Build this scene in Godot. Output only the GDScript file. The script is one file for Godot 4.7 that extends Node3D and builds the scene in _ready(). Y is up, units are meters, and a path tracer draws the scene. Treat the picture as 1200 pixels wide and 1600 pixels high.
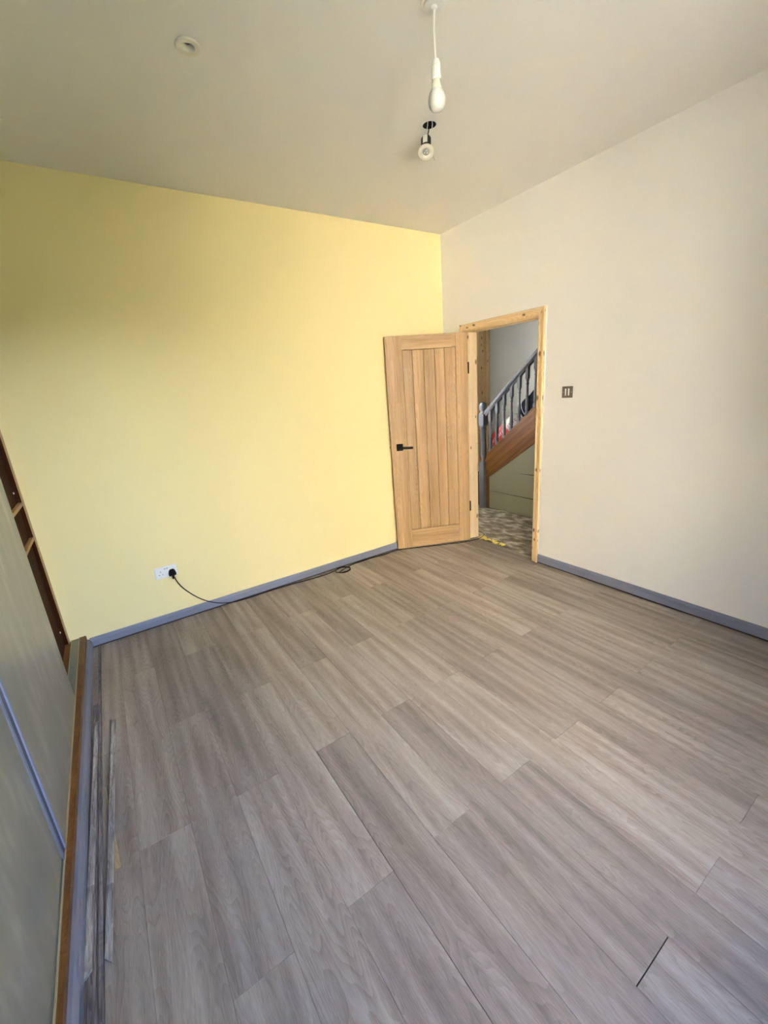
extends Node3D

# ------------------------------------------------------------------ camera, sky, sun, exposure
const H := 2.85            # ceiling height
const ZF := 4.1           # inner face of the window wall behind the camera
const EXPOSURE := 3.6
const SKY_ENERGY := 5.4
const SUN_ENERGY := 45.0

func setup_view() -> void:
	var cam := Camera3D.new()
	cam.name = "camera"
	cam.position = Vector3(-2.9288, 1.5607, 3.2572)
	cam.rotation = Vector3(-0.2876, -0.5725, -0.0762)
	cam.fov = 101.4888
	cam.near = 0.02
	cam.far = 300.0
	add_child(cam)
	cam.current = true
	var env := Environment.new()
	env.background_mode = Environment.BG_SKY
	var sky := Sky.new()
	var sm := ProceduralSkyMaterial.new()
	sm.sky_top_color = Color(0.27, 0.345, 0.48)
	sm.sky_horizon_color = Color(0.87, 0.91, 0.97)
	sm.sky_curve = 0.16
	sm.ground_bottom_color = Color(0.40, 0.37, 0.32)
	sm.ground_horizon_color = Color(0.62, 0.60, 0.56)
	sm.sky_energy_multiplier = SKY_ENERGY
	sm.ground_energy_multiplier = SKY_ENERGY
	sky.sky_material = sm
	env.sky = sky
	env.ambient_light_source = Environment.AMBIENT_SOURCE_SKY
	env.tonemap_mode = Environment.TONE_MAPPER_LINEAR
	env.tonemap_exposure = EXPOSURE
	env.sdfgi_enabled = true
	env.ssao_enabled = true
	env.ssil_enabled = true
	var we := WorldEnvironment.new()
	we.name = "environment"
	we.environment = env
	add_child(we)
	var sun := DirectionalLight3D.new()
	sun.name = "sun"
	sun.rotation_degrees = Vector3(-55, 210, 0)   # from behind the house, over the roof
	sun.light_energy = SUN_ENERGY
	sun.light_color = Color(1.0, 0.978, 0.945)
	sun.light_angular_distance = 0.5
	sun.shadow_enabled = true
	add_child(sun)

# ------------------------------------------------------------------ helpers
var M := {}
var rng := RandomNumberGenerator.new()

func numbered(called: String) -> String:
	if not has_node(called):
		return called
	var k := 1
	while has_node("%s_%03d" % [called, k]):
		k += 1
	return "%s_%03d" % [called, k]

func tag(o: Node3D, label := "", category := "", group := "", kind := "") -> Node3D:
	if label: o.set_meta("label", label)
	if category: o.set_meta("category", category)
	if group: o.set_meta("group", group)
	if kind: o.set_meta("kind", kind)
	return o

func thing(called: String, at: Vector3, label: String, category: String, group := "", kind := "") -> Node3D:
	var o := Node3D.new()
	o.name = numbered(called)
	add_child(o)
	o.position = at
	return tag(o, label, category, group, kind)

func begin() -> SurfaceTool:
	var st := SurfaceTool.new()
	st.begin(Mesh.PRIMITIVE_TRIANGLES)
	return st

# commit a SurfaceTool as one named mesh; parts are given in the parent's axes
func obj(called: String, st: SurfaceTool, m: Material, parent: Node3D = null, at := Vector3.ZERO) -> MeshInstance3D:
	st.generate_normals()
	return inst(called, st.commit(), m, parent, at)

func inst(called: String, mesh: Mesh, m: Material, parent: Node3D = null, at := Vector3.ZERO, turn := Basis.IDENTITY) -> MeshInstance3D:
	var o := MeshInstance3D.new()
	o.mesh = mesh
	o.material_override = m
	o.position = at
	o.basis = turn
	if parent == null:
		o.name = numbered(called)
		add_child(o)
	else:
		var n := called
		var k := 0
		while parent.has_node(n):
			k += 1
			n = "%s_%03d" % [called, k]
		o.name = n
		parent.add_child(o)
	return o

# a convex polygon turned outwards from the point c; uv in metres from the position
func face(st: SurfaceTool, p: Array, c: Vector3) -> void:
	var n: Vector3 = (p[1] - p[0]).cross(p[2] - p[0])
	var mid := Vector3.ZERO
	for q in p: mid += q
	mid /= p.size()
	var out := n.dot(mid - c) > 0.0
	var a := n.abs()
	st.set_smooth_group(-1)
	for k in range(1, p.size() - 1):
		var tri: Array = [p[0], p[k + 1], p[k]] if out else [p[0], p[k], p[k + 1]]
		for v in tri:
			var q: Vector3 = v
			if a.y >= a.x and a.y >= a.z: st.set_uv(Vector2(q.x, q.z))
			elif a.x >= a.z: st.set_uv(Vector2(q.z, q.y))
			else: st.set_uv(Vector2(q.x, q.y))
			st.add_vertex(q)

# a box with chamfered edges
func box(st: SurfaceTool, c: Vector3, size: Vector3, b := 0.0, turn := Basis.IDENTITY) -> void:
	var h := size / 2.0
	var w := func(x: float, y: float, z: float) -> Vector3: return c + turn * Vector3(x, y, z)
	if b <= 0.0:
		for s in [-1, 1]:
			face(st, [w.call(h.x * s, -h.y, -h.z), w.call(h.x * s, h.y, -h.z), w.call(h.x * s, h.y, h.z), w.call(h.x * s, -h.y, h.z)], c)
			face(st, [w.call(-h.x, h.y * s, -h.z), w.call(h.x, h.y * s, -h.z), w.call(h.x, h.y * s, h.z), w.call(-h.x, h.y * s, h.z)], c)
			face(st, [w.call(-h.x, -h.y, h.z * s), w.call(h.x, -h.y, h.z * s), w.call(h.x, h.y, h.z * s), w.call(-h.x, h.y, h.z * s)], c)
		return
	var i := h - Vector3(b, b, b)
	for s in [-1, 1]:
		face(st, [w.call(h.x * s, -i.y, -i.z), w.call(h.x * s, i.y, -i.z), w.call(h.x * s, i.y, i.z), w.call(h.x * s, -i.y, i.z)], c)
		face(st, [w.call(-i.x, h.y * s, -i.z), w.call(i.x, h.y * s, -i.z), w.call(i.x, h.y * s, i.z), w.call(-i.x, h.y * s, i.z)], c)
		face(st, [w.call(-i.x, -i.y, h.z * s), w.call(i.x, -i.y, h.z * s), w.call(i.x, i.y, h.z * s), w.call(-i.x, i.y, h.z * s)], c)
		for t in [-1, 1]:
			face(st, [w.call(h.x * s, i.y * t, -i.z), w.call(h.x * s, i.y * t, i.z), w.call(i.x * s, h.y * t, i.z), w.call(i.x * s, h.y * t, -i.z)], c)
			face(st, [w.call(h.x * s, -i.y, i.z * t), w.call(h.x * s, i.y, i.z * t), w.call(i.x * s, i.y, h.z * t), w.call(i.x * s, -i.y, h.z * t)], c)
			face(st, [w.call(-i.x, h.y * s, i.z * t), w.call(i.x, h.y * s, i.z * t), w.call(i.x, i.y * s, h.z * t), w.call(-i.x, i.y * s, h.z * t)], c)
			for u in [-1, 1]:
				face(st, [w.call(h.x * s, i.y * t, i.z * u), w.call(i.x * s, h.y * t, i.z * u), w.call(i.x * s, i.y * t, h.z * u)], c)

func box2(st: SurfaceTool, lo: Vector3, hi: Vector3, b := 0.0) -> void:
	box(st, (lo + hi) / 2.0, hi - lo, b)

# joins rings of points (each closed) into a skin; ends capped
func loft(st: SurfaceTool, rings: Array, smooth := true, cap := true, lengths := 1.0) -> void:
	var n: int = rings[0].size()
	var c0 := Vector3.ZERO
	for q in rings[0]: c0 += q
	c0 /= n
	# outward test, summed over the skin
	var test := 0.0
	for r in rings.size() - 1:
		var mid := Vector3.ZERO
		for q in rings[r]: mid += q
		for q in rings[r + 1]: mid += q
		mid /= 2.0 * n
		for k in n:
			var a: Vector3 = rings[r][k]
			var b: Vector3 = rings[r][(k + 1) % n]
			var d: Vector3 = rings[r + 1][k]
			test += (b - a).cross(d - a).dot(a - mid)
	var v := 0.0
	for r in rings.size() - 1:
		var step: float = (rings[r + 1][0] - rings[r][0]).length() * lengths
		for k in n:
			var a: Vector3 = rings[r][k]
			var b: Vector3 = rings[r][(k + 1) % n]
			var c: Vector3 = rings[r + 1][(k + 1) % n]
			var d: Vector3 = rings[r + 1][k]
			st.set_smooth_group(0 if smooth else -1)
			var uv := [Vector2(float(k) / n, v), Vector2(float(k + 1) / n, v), Vector2(float(k + 1) / n, v + step), Vector2(float(k) / n, v + step)]
			var q := [a, b, c, d]
			var order: Array = [0, 2, 1, 0, 3, 2] if test > 0.0 else [0, 1, 2, 0, 2, 3]
			for o in order:
				st.set_uv(uv[o])
				st.add_vertex(q[o])
		v += step
	if cap:
		var m := Vector3.ZERO
		for q in rings[-1]: m += q
		m /= n
		face(st, Array(rings[0]), m)
		face(st, Array(rings[-1]), c0)

# turned shape: profile of (radius, height) round the y axis
func lathe(st: SurfaceTool, prof: Array, seg := 20, at := Vector3.ZERO, turn := Basis.IDENTITY, smooth := true) -> void:
	var rings := []
	for p in prof:
		var ring := PackedVector3Array()
		for k in seg:
			var a := TAU * k / seg
			ring.append(at + turn * Vector3(cos(a) * maxf(p.x, 0.0003), p.y, sin(a) * maxf(p.x, 0.0003)))
		rings.append(ring)
	loft(st, rings, smooth)

# a round cable through points
func tube(st: SurfaceTool, pts: Array, r: float, seg := 8) -> void:
	var rings := []
	var side := Vector3.ZERO
	for i in pts.size():
		var d: Vector3 = (pts[mini(i + 1, pts.size() - 1)] - pts[maxi(i - 1, 0)]).normalized()
		if side == Vector3.ZERO:
			side = d.cross(Vector3.UP if absf(d.y) < 0.9 else Vector3.RIGHT).normalized()
		side = (side - d * side.dot(d)).normalized()
		var up := side.cross(d)
		var ring := PackedVector3Array()
		for k in seg:
			var a := TAU * k / seg
			ring.append(pts[i] + (side * cos(a) + up * sin(a)) * r)
		rings.append(ring)
	loft(st, rings)

func spline(pts: Array, per := 8) -> Array:
	var out := []
	for i in pts.size() - 1:
		var a: Vector3 = pts[maxi(i - 1, 0)]
		var b: Vector3 = pts[i]
		var c: Vector3 = pts[i + 1]
		var d: Vector3 = pts[mini(i + 2, pts.size() - 1)]
		for k in per:
			out.append(b.cubic_interpolate(c, a, d, float(k) / per))
	out.append(pts[-1])
	return out

# a polygon in the plane across an axis, given thickness. to3(p, t) places it
func prism(st: SurfaceTool, poly: Array, t0: float, t1: float, to3: Callable) -> void:
	var c := Vector3.ZERO
	for p in poly: c += to3.call(p, (t0 + t1) / 2.0)
	c /= poly.size()
	var idx := Geometry2D.triangulate_polygon(PackedVector2Array(poly))
	for t in [t0, t1]:
		for k in range(0, idx.size(), 3):
			var tri := [to3.call(poly[idx[k]], t), to3.call(poly[idx[k + 1]], t), to3.call(poly[idx[k + 2]], t)]
			var m: Vector3 = (tri[0] + tri[1] + tri[2]) / 3.0
			face(st, tri, m + (to3.call(poly[0], t1) - to3.call(poly[0], t0)) * (1.0 if t == t0 else -1.0))
	var area := 0.0
	for k in poly.size():
		var a: Vector2 = poly[k]
		var b: Vector2 = poly[(k + 1) % poly.size()]
		area += a.cross(b)
	for k in poly.size():
		var a: Vector2 = poly[k]
		var b: Vector2 = poly[(k + 1) % poly.size()]
		var inward := Vector2(-(b - a).y, (b - a).x) * (1.0 if area > 0.0 else -1.0)
		var mid := (a + b) / 2.0 + inward.normalized() * 0.001
		face(st, [to3.call(a, t0), to3.call(b, t0), to3.call(b, t1), to3.call(a, t1)], to3.call(mid, (t0 + t1) / 2.0))

# ------------------------------------------------------------------ textures
func noise_bytes(w: int, h: int, sd: int, freq: float, squash := 1.0, octaves := 3) -> PackedByteArray:
	var f := FastNoiseLite.new()
	f.seed = sd
	f.noise_type = FastNoiseLite.TYPE_SIMPLEX_SMOOTH
	f.frequency = freq
	f.fractal_octaves = octaves
	var im := f.get_image(w, maxi(2, int(h / squash)), false, false, true)
	if im.get_height() != h:
		im.resize(w, h, Image.INTERPOLATE_CUBIC)
	im.convert(Image.FORMAT_L8)
	return im.get_data()

# grain along v. stops: dark, middle, light
func wood(w: int, h: int, sd: int, stops: Array, rings: float, ring_amount: float, streak_amount: float, fibre_amount: float, knots := 0, soft := false) -> ImageTexture:
	var a := noise_bytes(w, h, sd, 1.5 / w, 6.0 if soft else 5.0, 2)                          # growth field, long
	var b := noise_bytes(w, h, sd + 11, (2.6 if soft else 4.5) / w, 11.0 if soft else 16.0, 2 if soft else 4)   # broad streaks
	var c := noise_bytes(w, h, sd + 23, (75.0 if soft else 60.0) / w, 14.0 if soft else 30.0, 2)               # fibres
	var ring := PackedFloat32Array()
	for k in 256:
		var t := fposmod(k / 255.0 * rings, 1.0)
		ring.append((0.5 - pow(t, 1.6)) * ring_amount)
	var sk := PackedFloat32Array()
	var fb := PackedFloat32Array()
	for k in 256:
		sk.append((k / 255.0 - 0.5) * 2.0 * streak_amount)
		fb.append((k / 255.0 - 0.5) * 2.0 * fibre_amount)
	var lut := PackedByteArray()
	for k in 256:
		var t := k / 255.0
		var s: Color = stops[0].lerp(stops[1], t * 2.0) if t < 0.5 else stops[1].lerp(stops[2], t * 2.0 - 1.0)
		lut.append(s.r8)
		lut.append(s.g8)
		lut.append(s.b8)
	var out := PackedByteArray()
	out.resize(w * h * 3)
	var i := 0
	for k in w * h:
		var v := int(clampf(0.5 + ring[a[k]] + sk[b[k]] + fb[c[k]], 0.0, 1.0) * 255.0) * 3
		out[i] = lut[v]
		out[i + 1] = lut[v + 1]
		out[i + 2] = lut[v + 2]
		i += 3
	var im := Image.create_from_data(w, h, false, Image.FORMAT_RGB8, out)
	var r := RandomNumberGenerator.new()
	r.seed = sd
	for k in knots:
		var cx := r.randf_range(0.1, 0.9) * w
		var cy := r.randf_range(0.03, 0.97) * h
		var rad := r.randf_range(0.016, 0.034) * w
		var dark: Color = stops[0].darkened(0.45)
		for y in range(int(cy - rad * 2.6), int(cy + rad * 2.6)):
			for x in range(int(cx - rad * 1.6), int(cx + rad * 1.6)):
				if x < 0 or y < 0 or x >= w or y >= h: continue
				var d := Vector2((x - cx) / rad, (y - cy) / (rad * 1.3)).length()
				if d < 1.5:
					im.set_pixel(x, y, im.get_pixel(x, y).lerp(dark, clampf(1.5 - d, 0.0, 0.9)))
	return ImageTexture.create_from_image(im)

func blotch(n: int, sd: int, freq: float, stops: Array, octaves := 4, power := 1.0) -> ImageTexture:
	var f := FastNoiseLite.new()
	f.seed = sd
	f.noise_type = FastNoiseLite.TYPE_SIMPLEX_SMOOTH
	f.frequency = freq / n
	f.fractal_octaves = octaves
	var d := f.get_seamless_image(n, n, false, false, 0.15, true)
	d.convert(Image.FORMAT_L8)
	var a := d.get_data()
	var out := PackedByteArray()
	out.resize(n * n * 3)
	var lut := []
	for k in 256:
		var t := pow(k / 255.0, power)
		lut.append(stops[0].lerp(stops[1], t * 2.0) if t < 0.5 else stops[1].lerp(stops[2], t * 2.0 - 1.0))
	for k in n * n:
		var s: Color = lut[a[k]]
		out[k * 3] = s.r8
		out[k * 3 + 1] = s.g8
		out[k * 3 + 2] = s.b8
	return ImageTexture.create_from_image(Image.create_from_data(n, n, false, Image.FORMAT_RGB8, out))

func height_map(n: int, sd: int, freq: float, octaves := 4) -> ImageTexture:
	return blotch(n, sd, freq, [Color.BLACK, Color(0.5, 0.5, 0.5), Color.WHITE], octaves)

func mat(color: Color, rough := 0.6, metal := 0.0, spec := 0.5) -> StandardMaterial3D:
	var m := StandardMaterial3D.new()
	m.albedo_color = color
	m.roughness = rough
	m.metallic = metal
	m.metallic_specular = spec
	return m

func rgb8(r: int, g: int, b: int) -> Color:
	return Color8(r, g, b)

func triplanar(m: StandardMaterial3D, tex: Texture2D, scale: Vector3, offset := Vector3.ZERO) -> StandardMaterial3D:
	m.albedo_texture = tex
	m.uv1_triplanar = true
	m.uv1_triplanar_sharpness = 8.0
	m.uv1_scale = scale
	m.uv1_offset = offset
	return m

func bumpy(m: StandardMaterial3D, tex: Texture2D, cm: float) -> StandardMaterial3D:
	m.heightmap_enabled = true
	m.heightmap_texture = tex
	m.heightmap_scale = cm
	return m

func make_materials() -> void:
	M.yellow = mat(rgb8(244, 226, 166), 0.75, 0.0, 0.35)
	M.cream = mat(rgb8(244, 240, 230), 0.8, 0.0, 0.35)
	M.ceiling = mat(rgb8(240, 237, 229), 0.85, 0.0, 0.3)
	M.hall_paint = mat(rgb8(205, 204, 197), 0.8, 0.0, 0.3)
	M.exterior = mat(rgb8(170, 150, 130), 0.9)
	M.skirting = mat(rgb8(121, 124, 139), 0.5)
	M.bare_edge = mat(rgb8(52, 40, 33), 0.9)
	M.white_plastic = mat(rgb8(238, 237, 232), 0.3)
	M.off_white = mat(rgb8(232, 226, 210), 0.4)
	M.black_plastic = mat(rgb8(14, 14, 15), 0.55, 0.0, 0.3)
	M.black_metal = mat(rgb8(9, 9, 9), 0.55, 0.0, 0.25)
	M.brass = mat(rgb8(190, 160, 100), 0.3, 1.0)
	M.steel = mat(rgb8(170, 168, 165), 0.3, 1.0)
	M.shade_black = mat(rgb8(14, 12, 10), 0.9)  # near-black, paints the shade inside ceiling holes and board gaps
	# pine: three boards cut from different places
	var pine := wood(256, 1024, 41, [rgb8(200, 160, 108), rgb8(223, 190, 140), rgb8(236, 213, 172)], 16.0, 0.34, 0.22, 0.14, 9)
	for k in 3:
		M["pine_%d" % k] = triplanar(mat(Color.WHITE, 0.6, 0.0, 0.35), pine, Vector3(3.1, 0.55, 3.1), Vector3(0.23 * k, 0.31 * k, 0.41 * k))
	M.pine_pale = triplanar(mat(rgb8(248, 240, 228), 0.65, 0.0, 0.35), wood(256, 1024, 48, [rgb8(200, 174, 136), rgb8(221, 201, 168), rgb8(232, 217, 190)], 12.0, 0.24, 0.2, 0.14, 7), Vector3(3.1, 0.5, 3.1), Vector3(0.4, 0.1, 0.4))
	var oak := wood(512, 1024, 61, [rgb8(128, 98, 62), rgb8(160, 128, 86), rgb8(182, 151, 110)], 22.0, 0.26, 0.3, 0.34)
	for k in 7:
		var tone := [1.0, 0.97, 0.93, 1.0, 0.9, 0.96, 0.99]
		var t: float = tone[k]
		M["oak_%d" % k] = triplanar(mat(Color(t, t, t), 0.5, 0.0, 0.4), oak, Vector3(2.6, 0.62, 2.6), Vector3(0.17 * k, 0.29 * k, 0.37 * k))
	var stain := wood(256, 512, 71, [rgb8(80, 50, 22), rgb8(114, 74, 36), rgb8(138, 94, 50)], 12.0, 0.3, 0.3, 0.2)
	M.stained = triplanar(mat(Color.WHITE, 0.4, 0.0, 0.45), stain, Vector3(3.0, 0.7, 3.0))
	M.stained_dark = triplanar(mat(rgb8(138, 112, 96), 0.7, 0.0, 0.2), stain, Vector3(3.0, 0.7, 3.0), Vector3(0.3, 0.2, 0.3))
	M.edging = mat(rgb8(176, 138, 88), 0.5)
	var weather := wood(128, 1024, 83, [rgb8(88, 84, 83), rgb8(142, 136, 132), rgb8(196, 188, 180)], 7.0, 0.2, 0.42, 0.4)
	for k in 3:
		M["weathered_%d" % k] = triplanar(mat([rgb8(255, 255, 255), rgb8(216, 212, 214), rgb8(196, 192, 196)][k], 0.85, 0.0, 0.25), weather, Vector3(9.0, 1.1, 9.0), Vector3(0.2 * k, 0.3 * k, 0.1 * k))
	M.raw_wood = triplanar(mat(rgb8(198, 202, 210), 0.7, 0.0, 0.3), pine, Vector3(3.1, 0.9, 3.1), Vector3(0.6, 0.5, 0.2))
	M.stair_paint = mat(rgb8(116, 116, 119), 0.65, 0.0, 0.2)
	M.panel_paint = mat(rgb8(150, 147, 122), 0.55)
	# wardrobe doors: smeared grey-green film
	M.door_panel = triplanar(mat(Color.WHITE, 0.32, 0.0, 0.5), blotch(512, 91, 5.0, [rgb8(136, 137, 125), rgb8(148, 147, 136), rgb8(176, 175, 162)], 6, 1.3), Vector3(1.5, 0.5, 1.5))
	M.strip_metal = mat(rgb8(140, 150, 178), 0.35, 0.3)
	M.groove_shade = mat(rgb8(72, 80, 108), 0.5, 0.1)  # strip colour darkened for the shade in its groove
	M.track = mat(rgb8(128, 138, 126), 0.4, 0.3)
	M.track_lip = mat(rgb8(176, 164, 132), 0.5)
	# old hall floor
	M.hall_floor = triplanar(mat(Color.WHITE, 0.9, 0.0, 0.2), blotch(512, 101, 9.0, [rgb8(96, 86, 74), rgb8(146, 136, 121), rgb8(216, 205, 184)], 6, 1.15), Vector3(1.1, 1.0, 0.6))
	bumpy(M.hall_floor, height_map(512, 103, 26.0, 5), 0.8)
	M.foam = mat(rgb8(222, 200, 92), 0.9)
	M.subfloor = mat(rgb8(48, 42, 38), 0.95)
	# floor planks: six grains, three tones of each
	for k in 6:
		var tex := wood(192, 1024, 200 + k * 37, [rgb8(121, 112, 103), rgb8(149, 140, 130), rgb8(174, 166, 155)], [9.0, 13.0, 7.0, 16.0, 11.0, 8.0][k], [0.26, 0.22, 0.18, 0.24, 0.28, 0.2][k], 0.3, 0.26, 0, true)
		for t in 3:
			var m := mat([rgb8(255, 251, 246), rgb8(244, 240, 236), rgb8(231, 227, 223)][t], 0.56, 0.0, 0.33)
			m.albedo_texture = tex
			M["plank_%d_%d" % [k, t]] = m

# ------------------------------------------------------------------ the room shell
func wall_piece(st: SurfaceTool, lo: Vector3, hi: Vector3) -> void:
	box2(st, lo, hi)

func build_shell() -> void:
	# yellow wall
	var st := begin()
	wall_piece(st, Vector3(-4.2, -0.2, -0.15), Vector3(0.0, H + 0.15, 0.0))
	tag(obj("wall_back", st, M.yellow), "pale yellow painted wall with the double socket", "wall", "", "structure")
	# white wall with the doorway
	st = begin()
	wall_piece(st, Vector3(0.0, -0.2, -0.15), Vector3(0.134, H + 0.15, 0.275))
	wall_piece(st, Vector3(0.0, 2.02, 0.275), Vector3(0.134, H + 0.15, 1.105))
	wall_piece(st, Vector3(0.0, -0.2, 0.275), Vector3(0.134, -0.03, 1.105))
	wall_piece(st, Vector3(0.0, -0.2, 1.105), Vector3(0.134, H + 0.15, ZF + 0.4))
	tag(obj("wall_right", st, M.cream), "off-white painted wall with the open doorway and light switch", "wall", "", "structure")
	# wall behind the wardrobe
	st = begin()
	wall_piece(st, Vector3(-4.2, -0.2, 0.0), Vector3(-4.0, H + 0.15, ZF + 0.4))
	tag(obj("wall_left", st, M.cream), "plain wall behind the fitted wardrobe", "wall", "", "structure")
	# window wall behind the camera, its window out of view and placed for the light
	var x0 := -2.85
	var x1 := -1.6
	var y0 := 0.8
	var y1 := 2.3
	st = begin()
	wall_piece(st, Vector3(-4.0, -0.2, ZF), Vector3(x0, H + 0.15, ZF + 0.4))
	wall_piece(st, Vector3(x1, -0.2, ZF), Vector3(0.0, H + 0.15, ZF + 0.4))
	wall_piece(st, Vector3(x0, -0.2, ZF), Vector3(x1, y0, ZF + 0.4))
	wall_piece(st, Vector3(x0, y1, ZF), Vector3(x1, H + 0.15, ZF + 0.4))
	tag(obj("wall_front", st, M.cream), "off-white wall with the window, behind the viewer", "wall", "", "structure")
	window("window_1", Vector3(x0, y0, ZF + 0.3), Vector3(x1, y1, ZF + 0.36))
	# ceiling, with holes for the two recessed lamps
	var ceil := CSGCombiner3D.new()
	ceil.name = "ceiling"
	add_child(ceil)
	tag(ceil, "flat cream painted ceiling", "ceiling", "", "structure")
	var slab := CSGBox3D.new()
	slab.name = "slab"
	slab.size = Vector3(4.4, 0.15, ZF + 0.6)
	slab.position = Vector3(-2.1, H + 0.075, ZF / 2.0 + 0.1)
	slab.material = M.ceiling
	ceil.add_child(slab)
	for h in [[Vector3(-1.166, H, 1.240), 0.035], [Vector3(-2.339, H, 1.224), 0.036]]:
		var cut := CSGCylinder3D.new()
		cut.name = "hole"
		cut.operation = CSGShape3D.OPERATION_SUBTRACTION
		cut.radius = h[1]
		cut.height = 0.2
		cut.sides = 40
		cut.position = h[0] + Vector3(0, 0.02, 0)
		cut.material = M.shade_black  # inside of the hole coloured near-black for its shade
		ceil.add_child(cut, true)

func window(called: String, lo: Vector3, hi: Vector3) -> void:
	var o := thing(called, Vector3(lo.x, lo.y, lo.z), "white framed window out of view, placed to let in daylight", "window", "", "structure")
	var w := hi.x - lo.x
	var h := hi.y - lo.y
	var d := hi.z - lo.z
	var f := 0.06
	var st := begin()
	box2(st, Vector3(0, 0, 0), Vector3(w, f, d), 0.004)
	box2(st, Vector3(0, h - f, 0), Vector3(w, h, d), 0.004)
	box2(st, Vector3(0, f, 0), Vector3(f, h - f, d), 0.004)
	box2(st, Vector3(w - f, f, 0), Vector3(w, h - f, d), 0.004)
	box2(st, Vector3(w / 2 - 0.03, f, 0), Vector3(w / 2 + 0.03, h - f, d), 0.004)
	obj("window_frame", st, M.white_plastic, o)
	var glass := mat(Color(1, 1, 1, 0.03), 0.02)
	glass.transparency = BaseMaterial3D.TRANSPARENCY_ALPHA
	for k in 2:
		st = begin()
		var a := f if k == 0 else w / 2 + 0.03
		var b := w / 2 - 0.03 if k == 0 else w - f
		box2(st, Vector3(a, f, d / 2 - 0.002), Vector3(b, h - f, d / 2 + 0.002))
		obj("pane", st, glass, o)

# skirting: profile across (out from the wall, up), swept from a to b
func skirting(called: String, a: Vector3, b: Vector3, out: Vector3, label: String, top := 0.072, fat := 1.0) -> Node3D:
	var o := thing(called, Vector3.ZERO, label, "skirting board", "", "structure")
	var prof := [Vector2(0, 0.012), Vector2(0.016, 0.012), Vector2(0.016, top - 0.02), Vector2(0.0135, top - 0.016), Vector2(0.012, top - 0.008), Vector2(0.008, top), Vector2(0, top)]
	var st := begin()
	var rings := []
	for e in [a, b]:
		var ring := PackedVector3Array()
		for p in prof: ring.append(e + out * p.x * fat + Vector3.UP * p.y)
		rings.append(ring)
	loft(st, rings, false)
	obj("painted_board", st, M.skirting, o)
	st = begin()
	rings = []
	for e in [a, b]:
		rings.append(PackedVector3Array([e, e + out * 0.010, e + out * 0.010 + Vector3.UP * 0.0125, e + Vector3.UP * 0.0125]))
	loft(st, rings, false)
	tag(obj("bare_edge", st, M.bare_edge, o), "unpainted dark bottom edge")
	return o

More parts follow.
